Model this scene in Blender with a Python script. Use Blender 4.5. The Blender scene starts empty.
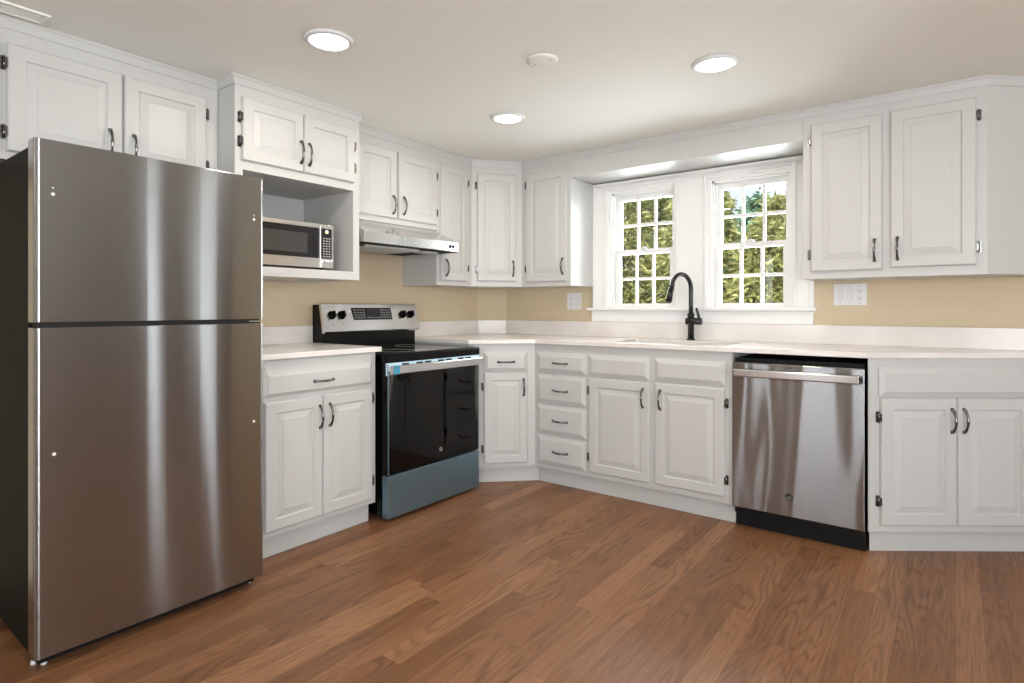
import bpy, bmesh, math, random
from mathutils import Vector, Matrix
random.seed(7)
PI = math.pi
S = bpy.context.scene
C = S.collection

# ------------------------------------------------------------------ camera, world, sun, window and fill lights, exposure
cd = bpy.data.cameras.new('camera'); cam = bpy.data.objects.new('camera', cd); C.objects.link(cam)
cd.sensor_width = 36; cd.lens = 584/1024*36; cd.shift_y = -33.5/1024; cd.clip_start = 0.05
cam.location = (0, 0, 1.135); cam.rotation_euler = (PI/2, 0, math.atan(443/584))
S.camera = cam
S.view_settings.view_transform = 'Standard'; S.view_settings.look = 'None'
S.view_settings.gamma = 1; S.view_settings.use_curve_mapping = False
S.view_settings.exposure = 0.18

w = bpy.data.worlds.new('sky'); S.world = w; w.use_nodes = True
nt = w.node_tree; nt.nodes.clear()
def N(nt, t, **k):
    n = nt.nodes.new(t)
    for a, b in k.items():
        if a in n.inputs: n.inputs[a].default_value = b
        else: setattr(n, a, b)
    return n
out = N(nt, 'ShaderNodeOutputWorld'); bg = N(nt, 'ShaderNodeBackground', Strength=1.3)
tc = N(nt, 'ShaderNodeTexCoord'); sx = N(nt, 'ShaderNodeSeparateXYZ')
cr = N(nt, 'ShaderNodeValToRGB')
cr.color_ramp.elements[0].position = 0.0; cr.color_ramp.elements[0].color = (0.80, 0.88, 0.95, 1)
cr.color_ramp.elements[1].position = 0.7; cr.color_ramp.elements[1].color = (0.22, 0.42, 0.80, 1)
no = N(nt, 'ShaderNodeTexNoise', Scale=4.0, Detail=6.0)
cr2 = N(nt, 'ShaderNodeValToRGB'); cr2.color_ramp.elements[0].position = 0.48; cr2.color_ramp.elements[1].position = 0.62
mx = N(nt, 'ShaderNodeMix', data_type='RGBA'); mx.inputs[7].default_value = (1, 1, 1, 1)
L = nt.links.new
L(tc.outputs['Generated'], sx.inputs[0]); L(sx.outputs['Z'], cr.inputs[0]); L(tc.outputs['Generated'], no.inputs['Vector'])
L(no.outputs['Fac'], cr2.inputs[0]); L(cr2.outputs[0], mx.inputs[0]); L(cr.outputs[0], mx.inputs[6]); L(mx.outputs[2], bg.inputs[0]); L(bg.outputs[0], out.inputs[0])

sd = bpy.data.lights.new('sun', 'SUN'); sd.energy = 9.0; sd.angle = 0.01; sd.color = (1, .95, .85)
sun = bpy.data.objects.new('sun', sd); C.objects.link(sun); sun.rotation_euler = Vector((.25, -.95, 1.75)).to_track_quat('Z', 'Y').to_euler()

def area(name, loc, d, sx_, sy_, power, col=(1, 1, 1)):
    l = bpy.data.lights.new(name, 'AREA'); l.shape = 'RECTANGLE'; l.size = sx_; l.size_y = sy_; l.energy = power; l.color = col
    o = bpy.data.objects.new(name, l); C.objects.link(o); o.location = loc
    o.rotation_euler = Vector(d).to_track_quat('-Z', 'Y').to_euler(); return o
LAMP_TINT = (.94, .975, 1.0)
# lamps outside the added windows behind the camera and at the right
WR = 2.6; WF = -3.0
FRONT_OPEN = [(-2.62, -2.46, .1, 2.02), (-2.30, -2.18, .1, 2.02), (-1.95, -1.15, .1, 2.02), (0.2, 1.9, .75, 2.02)]   # x0,x1,z0,z1
RIGHT_OPEN = [(2.60, 2.80, .1, 2.05), (3.26, 3.48, .1, 2.05), (-1.6, 1.0, .45, 2.05)]                       # y0,y1,z0,z1
FPOW = [1.8, 1.5, 8, 210]
RPOW = [2.8, 3.2, 250]
# narrow openings: lamp panels added for stripes in the steel; wide ones: added fill tilted at the ceiling
for (a, b, c, d), p in zip(FRONT_OPEN, FPOW):
    if b-a < 1: area('added_light_front', ((a+b)/2, WF-.16, (c+d)/2), (0, 1, 0), b-a, d-c, p, LAMP_TINT)
    else: area('added_light_front', ((a+b)/2, WF-.85, (c+d)/2-.1), (0, 1, .55), (b-a)*1.4, (d-c)*1.5, p, LAMP_TINT)
for (a, b, c, d), p in zip(RIGHT_OPEN, RPOW):
    if b-a < 1: area('added_light_right', (WR+.16, (a+b)/2, (c+d)/2), (-1, 0, 0), b-a, d-c, p, LAMP_TINT)
    else: area('added_light_right', (WR+.85, (a+b)/2, (c+d)/2-.1), (-1, 0, .55), (b-a)*1.4, (d-c)*1.5, p, LAMP_TINT)
area('daylight_sink_window', (-1.36, 3.97, 1.56), (0, -1, 0), 1.35, 0.95, 72, (.93, .97, 1))

# ------------------------------------------------------------------ materials
M = {}
def mat(name, col, rough=.5, metal=0., coat=0., spec=.5, **k):
    m = bpy.data.materials.new(name); m.use_nodes = True
    b = m.node_tree.nodes['Principled BSDF']
    b.inputs['Base Color'].default_value = (*col, 1); b.inputs['Roughness'].default_value = rough
    b.inputs['Metallic'].default_value = metal; b.inputs['Coat Weight'].default_value = coat
    b.inputs['Specular IOR Level'].default_value = spec
    for a, v in k.items(): b.inputs[a].default_value = v
    M[name] = m; return m
def tree(m): return m.node_tree, m.node_tree.nodes['Principled BSDF']
def add_bump(m, scale=(1, 1, 1), nscale=30, strength=.1, dist=.002, detail=2):
    t, b = tree(m)
    tc = N(t, 'ShaderNodeTexCoord'); mp = N(t, 'ShaderNodeMapping'); mp.inputs['Scale'].default_value = scale
    no = N(t, 'ShaderNodeTexNoise', Scale=nscale, Detail=detail); bp = N(t, 'ShaderNodeBump', Strength=strength, Distance=dist)
    l = t.links.new; l(tc.outputs['Object'], mp.inputs[0]); l(mp.outputs[0], no.inputs['Vector']); l(no.outputs['Fac'], bp.inputs['Height'])
    l(bp.outputs[0], b.inputs['Normal']); return no
def vary(m, c1, c2, scale=(1, 1, 1), nscale=5, detail=4, lo=.35, hi=.65):
    t, b = tree(m)
    tc = N(t, 'ShaderNodeTexCoord'); mp = N(t, 'ShaderNodeMapping'); mp.inputs['Scale'].default_value = scale
    no = N(t, 'ShaderNodeTexNoise', Scale=nscale, Detail=detail); r = N(t, 'ShaderNodeValToRGB')
    r.color_ramp.elements[0].position = lo; r.color_ramp.elements[1].position = hi
    r.color_ramp.elements[0].color = (*c1, 1); r.color_ramp.elements[1].color = (*c2, 1)
    l = t.links.new; l(tc.outputs['Object'], mp.inputs[0]); l(mp.outputs[0], no.inputs['Vector']); l(no.outputs['Fac'], r.inputs[0]); l(r.outputs[0], b.inputs['Base Color'])

mat('white_paint', (.565, .562, .548), .38); add_bump(M['white_paint'], (1, 1, .15), 60, .04, .001)
mat('trim_paint', (.86, .86, .85), .35)
mat('niche_paint', (.50, .50, .49), .5)
mat('ceiling_paint', (.875, .875, .825), .9, spec=.2); add_bump(M['ceiling_paint'], nscale=200, strength=.05)
mat('beige_paint', (.655, .54, .375), .75, spec=.3); add_bump(M['beige_paint'], nscale=250, strength=.06)
mat('room_paint', (.44, .435, .425), .8)
mat('quartz', (.80, .755, .72), .22); vary(M['quartz'], (.74, .69, .65), (.83, .79, .76), nscale=3.5, detail=8, lo=.3, hi=.6)
mat('black_enamel', (.0025, .0025, .0025), .2, spec=.2)
mat('black_glass', (.004, .004, .004), .05)
mat('black_matte', (.004, .004, .0045), .6, spec=.25)
mat('faucet_black', (.006, .006, .0065), .28, spec=.5)
mat('rubber', (.01, .01, .01), .8)
mat('fridge_side', (.006, .006, .0055), .6, spec=.12)
mat('pewter', (.19, .185, .18), .2, 1.0)
mat('chrome', (.75, .75, .75), .12, 1.0)
mat('aluminium_filter', (.45, .44, .42), .4, 1.0)
mat('blue_film_steel', (.19, .29, .35), .28, .75)
mat('blue_film', (.60, .82, .95), .3)
mat('teal_tape', (.05, .28, .42), .35)
mat('ink', (.01, .012, .02), .5)
mat('white_plastic', (.75, .75, .75), .4)
mat('grey_plate', (.78, .78, .79), .35)
mat('legend_grey', (.42, .42, .42), .5)
mat('display_glass', (.012, .012, .014), .08)
mat('micro_window', (.055, .052, .05), .15)
mat('clock_green', (.75, .70, .15), .4)
mat('cavity', (.55, .53, .50), .4)
mat('badge_grey', (.40, .39, .38), .3, .8)
mat('badge_dark', (.09, .085, .08), .35, .6)
mat('bark', (.10, .07, .045), .9)
mat('lawn', (.07, .12, .03), .9); vary(M['lawn'], (.04, .07, .015), (.11, .17, .05), nscale=12)
mat('siding', (.7, .7, .68), .7)

def steel(name, col, rough, aniso=.75, wave=.35, wavescale=(6, 6, .55), nscale=1.0, dist=.05, brush=0):
    m = mat(name, col, rough, 1.0); t, b = tree(m)
    b.inputs['Anisotropic'].default_value = aniso; b.inputs['Anisotropic Rotation'].default_value = .25
    tg = N(t, 'ShaderNodeTangent', direction_type='RADIAL', axis='Z')
    t.links.new(tg.outputs[0], b.inputs['Tangent'])
    if wave:
        add_bump(m, wavescale, nscale, wave, dist, 1)
        if brush:   # fine horizontal brushing: each hairline scratch tips the surface a little up or down
            bp = [n for n in t.nodes if n.type == 'BUMP'][0]; l = t.links.new
            tc = N(t, 'ShaderNodeTexCoord'); w_ = N(t, 'ShaderNodeTexWhiteNoise', noise_dimensions='3D'); sc = N(t, 'ShaderNodeSeparateColor')
            l(tc.outputs['Object'], w_.inputs['Vector']); l(w_.outputs['Color'], sc.inputs[0])
            a = N(t, 'ShaderNodeMath', operation='ADD'); l(sc.outputs[0], a.inputs[0]); l(sc.outputs[1], a.inputs[1])
            b1 = N(t, 'ShaderNodeMath', operation='SUBTRACT'); l(a.outputs[0], b1.inputs[0]); b1.inputs[1].default_value = 1
            c = N(t, 'ShaderNodeMath', operation='MULTIPLY'); l(b1.outputs[0], c.inputs[0]); c.inputs[1].default_value = brush
            v = N(t, 'ShaderNodeCombineXYZ'); l(c.outputs[0], v.inputs[2])
            ad = N(t, 'ShaderNodeVectorMath', operation='ADD'); l(bp.outputs[0], ad.inputs[0]); l(v.outputs[0], ad.inputs[1])
            nm = N(t, 'ShaderNodeVectorMath', operation='NORMALIZE'); l(ad.outputs[0], nm.inputs[0]); l(nm.outputs[0], b.inputs['Normal'])
    return m
steel('stainless', (.375, .377, .38), .12, .95, .5, (2.6, 2.6, .35), 1.0, .012, .30)
steel('stainless_dish', (.365, .365, .365), .10, .95, .45, (5, 5, .8), 1.0, .014, .30)
steel('stainless_plain', (.70, .69, .68), .20, .5, 0)

def glassmat(name, tint, fres=1.45, rough=.0):
    m = bpy.data.materials.new(name); m.use_nodes = True; t = m.node_tree; t.nodes.clear()
    o = N(t, 'ShaderNodeOutputMaterial'); tr = N(t, 'ShaderNodeBsdfTransparent'); tr.inputs[0].default_value = (*tint, 1)
    g = N(t, 'ShaderNodeBsdfGlossy', Roughness=rough); f = N(t, 'ShaderNodeFresnel', IOR=fres); mx = N(t, 'ShaderNodeMixShader')
    l = t.links.new; l(f.outputs[0], mx.inputs[0]); l(tr.outputs[0], mx.inputs[1]); l(g.outputs[0], mx.inputs[2]); l(mx.outputs[0], o.inputs[0])
    M[name] = m; return m
glassmat('window_glass', (.97, .98, .97)); glassmat('oven_glass', (.70, .68, .66), 1.5)

def emis(name, col, s):
    m = bpy.data.materials.new(name); m.use_nodes = True; t = m.node_tree; t.nodes.clear()
    o = N(t, 'ShaderNodeOutputMaterial'); e = N(t, 'ShaderNodeEmission', Strength=s); e.inputs[0].default_value = (*col, 1)
    t.links.new(e.outputs[0], o.inputs[0]); M[name] = m
emis('lamp_lens', (1, .97, .90), 9.0)

def leafmat(name, cols):
    m = mat(name, cols[0], .5); t, b = tree(m)
    gi = N(t, 'ShaderNodeNewGeometry'); r = N(t, 'ShaderNodeValToRGB')
    r.color_ramp.elements[0].color = (*cols[0], 1); r.color_ramp.elements[1].color = (*cols[-1], 1)
    for i, c in enumerate(cols[1:-1]):
        e = r.color_ramp.elements.new((i+1)/(len(cols)-1)); e.color = (*c, 1)
    t.links.new(gi.outputs['Random Per Island'], r.inputs[0]); t.links.new(r.outputs[0], b.inputs['Base Color'])
    b.inputs['Transmission Weight'].default_value = 0
    tl = N(t, 'ShaderNodeBsdfTranslucent'); mx = N(t, 'ShaderNodeMixShader'); mx.inputs[0].default_value = .3
    o = [n for n in t.nodes if n.type == 'OUTPUT_MATERIAL'][0]
    t.links.new(r.outputs[0], tl.inputs[0]); t.links.new(b.outputs[0], mx.inputs[1]); t.links.new(tl.outputs[0], mx.inputs[2]); t.links.new(mx.outputs[0], o.inputs[0])
leafmat('hedge_leaf', [(.12, .15, .03), (.34, .36, .12), (.52, .49, .22), (.25, .29, .09), (.66, .62, .30)])
leafmat('tree_leaf', [(.12, .24, .14), (.20, .34, .22), (.32, .44, .32)])

def floor_mat():
    m = mat('oak_floor', (.3, .15, .07), .36, spec=.35); t, b = tree(m); l = t.links.new
    def math_(op, a, bb=None):
        n = N(t, 'ShaderNodeMath', operation=op)
        for i, v in enumerate((a, bb)):
            if v is None: continue
            if isinstance(v, (int, float)): n.inputs[i].default_value = v
            else: l(v, n.inputs[i])
        return n.outputs[0]
    tc = N(t, 'ShaderNodeTexCoord'); s = N(t, 'ShaderNodeSeparateXYZ'); l(tc.outputs['Object'], s.inputs[0])
    X, Y = s.outputs['X'], s.outputs['Y']
    W = .083
    xr = math_('DIVIDE', X, W); row = math_('FLOOR', xr); fx = math_('FRACT', xr)
    wn = N(t, 'ShaderNodeTexWhiteNoise', noise_dimensions='1D'); l(row, wn.inputs['W'])
    yo = math_('ADD', math_('DIVIDE', Y, .95), math_('MULTIPLY', wn.outputs['Value'], 7.3))
    pl = math_('FLOOR', yo); fy = math_('FRACT', yo)
    cm = N(t, 'ShaderNodeCombineXYZ'); l(row, cm.inputs[0]); l(pl, cm.inputs[1])
    w2 = N(t, 'ShaderNodeTexWhiteNoise', noise_dimensions='3D'); l(cm.outputs[0], w2.inputs['Vector'])
    rnd = w2.outputs['Value']; rc = N(t, 'ShaderNodeSeparateColor'); l(w2.outputs['Color'], rc.inputs[0])
    # grain coordinates, offset per plank
    gc = N(t, 'ShaderNodeCombineXYZ')
    l(math_('ADD', math_('MULTIPLY', X, 9.0), math_('MULTIPLY', rc.outputs[0], 50)), gc.inputs[0])
    l(math_('ADD', math_('MULTIPLY', Y, 1.1), math_('MULTIPLY', rc.outputs[1], 50)), gc.inputs[1]); l(math_('MULTIPLY', rnd, 31), gc.inputs[2])
    n1 = N(t, 'ShaderNodeTexNoise', Scale=1.0, Detail=1.5, Roughness=.45); l(gc.outputs[0], n1.inputs['Vector'])
    rings = math_('SINE', math_('MULTIPLY', n1.outputs['Fac'], 95))
    rings = math_('POWER', math_('MULTIPLY', math_('ADD', rings, 1), .5), 2.2)
    gf = N(t, 'ShaderNodeCombineXYZ'); l(math_('MULTIPLY', X, 150), gf.inputs[0]); l(math_('MULTIPLY', Y, 5), gf.inputs[1]); l(rnd, gf.inputs[2])
    n2 = N(t, 'ShaderNodeTexNoise', Scale=1.0, Detail=3.0); l(gf.outputs[0], n2.inputs['Vector'])
    n3 = N(t, 'ShaderNodeTexNoise', Scale=2.2, Detail=3.0); l(tc.outputs['Object'], n3.inputs['Vector'])
    r = N(t, 'ShaderNodeValToRGB'); e = r.color_ramp.elements
    e[0].position = 0; e[0].color = (.155, .068, .029, 1); e[1].position = 1; e[1].color = (.44, .245, .120, 1)
    for p, c in ((.25, (.198, .089, .039, 1)), (.6, (.235, .109, .050, 1)), (.90, (.29, .142, .067, 1))):
        q = e.new(p); q.color = c
    l(math_('ADD', math_('MULTIPLY', rnd, .80), math_('MULTIPLY', n3.outputs['Fac'], .22)), r.inputs[0])
    d = math_('MULTIPLY', math_('MULTIPLY', rings, math_('ADD', .25, rc.outputs[2])), .30)
    d = math_('ADD', d, math_('MULTIPLY', n2.outputs['Fac'], .85))
    # seams
    ex = math_('MINIMUM', fx, math_('SUBTRACT', 1, fx)); ey = math_('MINIMUM', fy, math_('SUBTRACT', 1, fy))
    sxm = math_('LESS_THAN', ex, .010); sym = math_('LESS_THAN', ey, .0012); seam = math_('MAXIMUM', sxm, sym)
    d = math_('ADD', d, math_('MULTIPLY', seam, .35))
    mul = math_('SUBTRACT', 1.54, d)
    vm = N(t, 'ShaderNodeVectorMath', operation='SCALE'); l(r.outputs[0], vm.inputs[0]); l(mul, vm.inputs['Scale'])
    l(vm.outputs[0], b.inputs['Base Color'])
    l(math_('ADD', .30, math_('MULTIPLY', n2.outputs['Fac'], .16)), b.inputs['Roughness'])
    bp = N(t, 'ShaderNodeBump', Strength=.25, Distance=.001); l(math_('SUBTRACT', 1, d), bp.inputs['Height']); l(bp.outputs[0], b.inputs['Normal'])
floor_mat()

# ------------------------------------------------------------------ helpers
def box(bm, x0, x1, y0, y1, z0, z1):
    v = [bm.verts.new((x, y, z)) for x in (x0, x1) for y in (y0, y1) for z in (z0, z1)]
    for f in ((0, 1, 3, 2), (4, 6, 7, 5), (0, 4, 5, 1), (2, 3, 7, 6), (0, 2, 6, 4), (1, 5, 7, 3)):
        bm.faces.new([v[i] for i in f])
def B(*a):
    bm = bmesh.new()
    if isinstance(a[0], list): a = a[0]
    elif not isinstance(a[0], tuple): a = (a,)
    for q in a: box(bm, *q)
    return bm
def prism(bm, pts, z0, z1, axis='z'):
    f = {'z': lambda a, b, c: (a, b, c), 'x': lambda a, b, c: (c, a, b), 'y': lambda a, b, c: (a, c, b)}[axis]
    lo = [bm.verts.new(f(p[0], p[1], z0)) for p in pts]; hi = [bm.verts.new(f(p[0], p[1], z1)) for p in pts]
    bm.faces.new(lo); bm.faces.new(hi); n = len(pts)
    for i in range(n): bm.faces.new((lo[i], lo[(i+1) % n], hi[(i+1) % n], hi[i]))
def P(pts, z0, z1, axis='z'):
    bm = bmesh.new(); prism(bm, pts, z0, z1, axis); return bm
def holed(outer, holes, t0, t1, axis='y'):
    """polygon with holes, extruded t0..t1 along axis"""
    bm = bmesh.new(); f = {'z': lambda a, b, c: (a, b, c), 'x': lambda a, b, c: (c, a, b), 'y': lambda a, b, c: (a, c, b)}[axis]
    es = []
    loops = [outer]+holes
    for lp in loops:
        vs = [bm.verts.new(f(p[0], p[1], t0)) for p in lp]
        es += [bm.edges.new((vs[i], vs[(i+1) % len(vs)])) for i in range(len(vs))]
    r = bmesh.ops.triangle_fill(bm, edges=es, use_beauty=True, use_dissolve=False)
    fs = [g for g in r['geom'] if isinstance(g, bmesh.types.BMFace)]
    ex = bmesh.ops.extrude_face_region(bm, geom=fs, use_keep_orig=True)
    d = Vector(f(0, 0, t1-t0)); bmesh.ops.translate(bm, vec=d, verts=[v for v in ex['geom'] if isinstance(v, bmesh.types.BMVert)])
    return bm
def rect(a, b, c, d): return [(a, c), (b, c), (b, d), (a, d)]
def cyl(bm, p0, p1, r0, r1=None, n=20, caps=True):
    p0, p1 = Vector(p0), Vector(p1); r1 = r0 if r1 is None else r1
    q = (p1-p0).to_track_quat('Z', 'Y').to_matrix()
    a = [bm.verts.new(p0+q @ Vector((math.cos(i*2*PI/n)*r0, math.sin(i*2*PI/n)*r0, 0))) for i in range(n)]
    b = [bm.verts.new(p1+q @ Vector((math.cos(i*2*PI/n)*r1, math.sin(i*2*PI/n)*r1, 0))) for i in range(n)]
    for i in range(n):
        f = bm.faces.new((a[i], a[(i+1) % n], b[(i+1) % n], b[i])); f.smooth = True
    if caps: bm.faces.new(a); bm.faces.new(b)
def tube(bm, pts, rad, n=12, flat=None):
    pts = [Vector(p) for p in pts]; rs = rad if isinstance(rad, (list, tuple)) else [rad]*len(pts)
    prev = None; up = None
    for i, p in enumerate(pts):
        t = (pts[min(i+1, len(pts)-1)]-pts[max(i-1, 0)]).normalized()
        if up is None: up = t.orthogonal().normalized()
        up = (up-t*up.dot(t)).normalized(); s = t.cross(up)
        ring = [bm.verts.new(p+(up*math.cos(k*2*PI/n)+s*math.sin(k*2*PI/n))*rs[i]) for k in range(n)]
        if prev:
            for k in range(n):
                f = bm.faces.new((prev[k], prev[(k+1) % n], ring[(k+1) % n], ring[k])); f.smooth = True
        else: bm.faces.new(ring)
        prev = ring
    bm.faces.new(prev)
def lathe(bm, prof, n=32, cx=0, cy=0):
    rings = []
    for r, z in prof:
        rings.append([bm.verts.new((cx+r*math.cos(k*2*PI/n), cy+r*math.sin(k*2*PI/n), z)) for k in range(n)] if r > 1e-6 else [bm.verts.new((cx, cy, z))])
    for a, b in zip(rings, rings[1:]):
        for k in range(n):
            if len(a) == 1 and len(b) == 1: continue
            if len(a) == 1: f = (a[0], b[(k+1) % n], b[k])
            elif len(b) == 1: f = (a[k], a[(k+1) % n], b[0])
            else: f = (a[k], a[(k+1) % n], b[(k+1) % n], b[k])
            fc = bm.faces.new(f); fc.smooth = True
def obj(name, bm, m, parent=None, bevel=0, loc=None, seg=2):
    bmesh.ops.recalc_face_normals(bm, faces=bm.faces)
    me = bpy.data.meshes.new(name); bm.to_mesh(me); bm.free()
    me.materials.append(M[m]); o = bpy.data.objects.new(name, me); C.objects.link(o)
    if parent: o.parent = parent
    if loc: o.location = loc
    if bevel:
        b = o.modifiers.new('bevel', 'BEVEL'); b.width = bevel; b.segments = seg; b.limit_method = 'ANGLE'; b.angle_limit = math.radians(40)
        b.harden_normals = False
    return o
def inst(name, mesh, parent, loc, rot=(0, 0, 0)):
    o = bpy.data.objects.new(name, mesh); C.objects.link(o); o.parent = parent; o.location = loc; o.rotation_euler = rot; return o
def tag(o, label, cat, group=None):
    o['label'] = label; o['category'] = cat
    if group: o['group'] = group
    return o
def thing(name, label, cat, loc=(0, 0, 0), rot=0, group=None):
    o = bpy.data.objects.new(name, None); C.objects.link(o); o.location = loc; o.rotation_euler = (0, 0, math.radians(rot))
    o.empty_display_size = .1
    return tag(o, label, cat, group)
def struct(o): o['kind'] = 'structure'; return o
def text_bm(txt, size, depth=.0006):
    cu = bpy.data.curves.new('lettering', 'FONT'); cu.body = txt; cu.size = size; cu.extrude = depth; cu.align_x = 'CENTER'; cu.align_y = 'CENTER'
    o = bpy.data.objects.new('lettering', cu); C.objects.link(o)
    bpy.context.view_layer.update()
    me = bpy.data.meshes.new_from_object(o.evaluated_get(bpy.context.evaluated_depsgraph_get()))
    bm = bmesh.new(); bm.from_mesh(me); bpy.data.objects.remove(o); bpy.data.meshes.remove(me)
    bmesh.ops.rotate(bm, cent=(0, 0, 0), matrix=Matrix.Rotation(PI/2, 3, 'X'), verts=bm.verts)   # reads facing -y
    return bm
def badge(parent, loc, r, ring, letters):
    bm = bmesh.new(); lathe(bm, [(r, 0), (r, .002), (r*.86, .002), (r*.86, .001), (0, .001)], 28)
    bmesh.ops.rotate(bm, cent=(0, 0, 0), matrix=Matrix.Rotation(PI/2, 3, 'X'), verts=bm.verts)
    o = obj('badge', bm, ring, parent, loc=loc)
    return o
def badge_letters(parent, loc, r, m):
    bm = text_bm('GE', r*1.05); return obj('badge_letters', bm, m, parent, loc=(loc[0], loc[1]-.0018, loc[2]))

# ------------------------------------------------------------------ shell
CE = 2.19; XW = -3.06; YW = 3.74
struct(obj('floor', B(-3.3, WR+.2, WF-.2, YW+.15, -.05, 0), 'oak_floor'))
struct(obj('ceiling', B(-3.3, WR+.2, WF-.2, YW+.15, CE, CE+.12), 'ceiling_paint'))
struct(obj('wall_left', P([(XW, WF), (XW, YW), (-3.25, YW), (-3.25, WF)], 0, CE), 'beige_paint'))
struct(obj('wall_corner', P([(XW, 3.57), (-2.89, YW), (XW, YW)], 0, CE), 'beige_paint'))
W1 = (-1.968, -1.472); W2 = (-1.258, -.762); WZ = (1.12, 1.965)
struct(obj('wall_back', holed([(-3.25, 0), (WR+.15, 0), (WR+.15, CE), (-3.25, CE)], [rect(*W1, *WZ), rect(*W2, *WZ)], YW, YW+.15), 'beige_paint'))
struct(obj('wall_front', holed(rect(-3.25, WR+.15, 0, CE), [rect(a, b, c, d) for a, b, c, d in FRONT_OPEN], WF, WF-.15), 'room_paint'))
struct(obj('wall_right', holed(rect(WF, YW, 0, CE), [rect(a, b, c, d) for a, b, c, d in RIGHT_OPEN], WR, WR+.15, 'x'), 'room_paint'))

# windows over the sink
def sink_window(n, x0, x1):
    r = struct(bpy.data.objects.new('window_%d' % n, None)); C.objects.link(r); r.location = ((x0+x1)/2, YW, WZ[0]); hw = (x1-x0)/2; H = WZ[1]-WZ[0]
    bm = bmesh.new()   # jamb liner
    box(bm, -hw, -hw+.018, .0, .149, 0, H); box(bm, hw-.018, hw, .0, .149, 0, H); box(bm, -hw+.018, hw-.018, 0, .149, H-.02, H); box(bm, -hw+.018, hw-.018, 0, .149, 0, .02)
    # stops and parting beads
    for s in (-1, 1):
        a, b = sorted((s*(hw-.018), s*(hw-.030))); box(bm, a, b, .022, .034, .02, H-.02); box(bm, a, b, .073, .080, .02, H-.02)
    box(bm, -hw+.018, hw-.018, .022, .034, H-.032, H-.02)
    obj('window_frame', bm, 'trim_paint', r)
    z = lambda q: q-WZ[0]
    cx = -(x0+x1)/2
    for k, (yc, g0, g1, gz0, gz1, b0, b1) in enumerate(((.060, -.187, .187, z(1.166), z(1.515), z(1.141), z(1.545)), (.098, -.192, .192, z(1.545), z(1.900), z(1.517), z(1.944)))):
        ox = (-1.719+1.720, -1.722+1.720)[k] if n == 1 else (-1.0095+1.010, -1.007+1.010)[k]
        bm = holed(rect(-hw+.021, hw-.021, b0, b1), [rect(g0+ox, g1+ox, gz0, gz1)], yc-.018, yc+.018)
        sa = obj('sash', bm, 'trim_paint', r)
        bm = bmesh.new()
        gw = (g1-g0)
        for i in (1, 2):
            xx = g0+ox+gw*i/3; box(bm, xx-.009, xx+.009, yc-.010, yc+.010, gz0, gz1)
        zz = (gz0+gz1)/2
        for i in range(3):
            a = g0+ox+gw*i/3+(.009 if i else 0); b = g0+ox+gw*(i+1)/3-(.009 if i < 2 else 0)
            box(bm, a, b, yc-.010, yc+.010, zz-.009, zz+.009)
        obj('muntin', bm, 'trim_paint', sa, .002)
        obj('pane', B(g0+ox-.004, g1+ox+.004, yc+.0005, yc+.0025, gz0-.004, gz1+.004), 'window_glass', sa)
        if k == 0:
            bm = bmesh.new(); box(bm, -.022, .022, yc-.034, yc-.018, b1-.001, b1+.012); cyl(bm, (0, yc-.026, b1+.012), (0, yc-.026, b1+.018), .008)
            obj('sash_lock', bm, 'white_plastic', sa)
sink_window(1, *W1); sink_window(2, *W2)
# casing, stool and apron around the pair of windows
bm = holed([(-2.083, 1.137), (-.645, 1.137), (-.645, 2.02), (-2.083, 2.02)], [rect(W1[0]+.004, W1[1]-.004, 1.137+.003, 1.961), rect(W2[0]+.004, W2[1]-.004, 1.137+.003, 1.961)], YW-.016, YW)
t1 = struct(obj('trim_1', bm, 'trim_paint'))
bm = bmesh.new()
def frame_strip(bm, x0, x1, z0, z1, wd, y0, y1):
    box(bm, x0-wd, x0, y0, y1, z0, z1+wd); box(bm, x1, x1+wd, y0, y1, z0, z1+wd); box(bm, x0, x1, y0, y1, z1, z1+wd)
for a, b in (W1, W2):
    frame_strip(bm, a-.006, b+.006, 1.137, 1.972, .018, YW-.026, YW-.016)
box(bm, -2.083, -2.066, YW-.032, YW-.016, 1.137, 2.02); box(bm, -.662, -.645, YW-.032, YW-.016, 1.137, 2.02)
box(bm, -2.066, -2.055, YW-.025, YW-.016, 1.137, 2.02); box(bm, -.673, -.662, YW-.025, YW-.016, 1.137, 2.02)
obj('moulding', bm, 'trim_paint', t1, .003)
bm = bmesh.new(); prism(bm, [(YW-.016, 1.995), (YW-.040, 2.008), (YW-.040, 2.018), (YW-.016, 2.018)], -2.066, -.662, 'x'); obj('head_moulding', bm, 'trim_paint', t1)
struct(obj('trim_2', B(-2.122, -.628, YW-.055, YW, 1.118, 1.137), 'trim_paint', bevel=.004))      # stool
struct(obj('trim_3', B((-2.10, -.650, YW-.018, YW, 1.038, 1.118)), 'trim_paint', bevel=.003))     # apron

# windows added behind the camera and at the right, to carry the fill lamps
k = 3
for (a, b, c, d) in FRONT_OPEN:
    bm = holed(rect(a, b, c, d), [rect(a+.012, b-.012, c+.012, d-.012)], WF-.03, WF-.001)
    if b-a > .5:
        for i in range(1, 3): box(bm, a+.012, b-.012, WF-.028, WF-.006, c+(d-c)*i/3-.01, c+(d-c)*i/3+.01)
    struct(obj('window_%d' % k, bm, 'trim_paint')); k += 1
for (a, b, c, d) in RIGHT_OPEN:
    bm = holed(rect(a, b, c, d), [rect(a+.012, b-.012, c+.012, d-.012)], WR+.001, WR+.03, 'x')
    if b-a > .5:
        for i in (1, 2, 3): box(bm, WR+.006, WR+.028, a+(b-a)*i/4-.03, a+(b-a)*i/4+.03, c+.012, d-.012)
    struct(obj('window_%d' % k, bm, 'trim_paint')); k += 1

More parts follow.
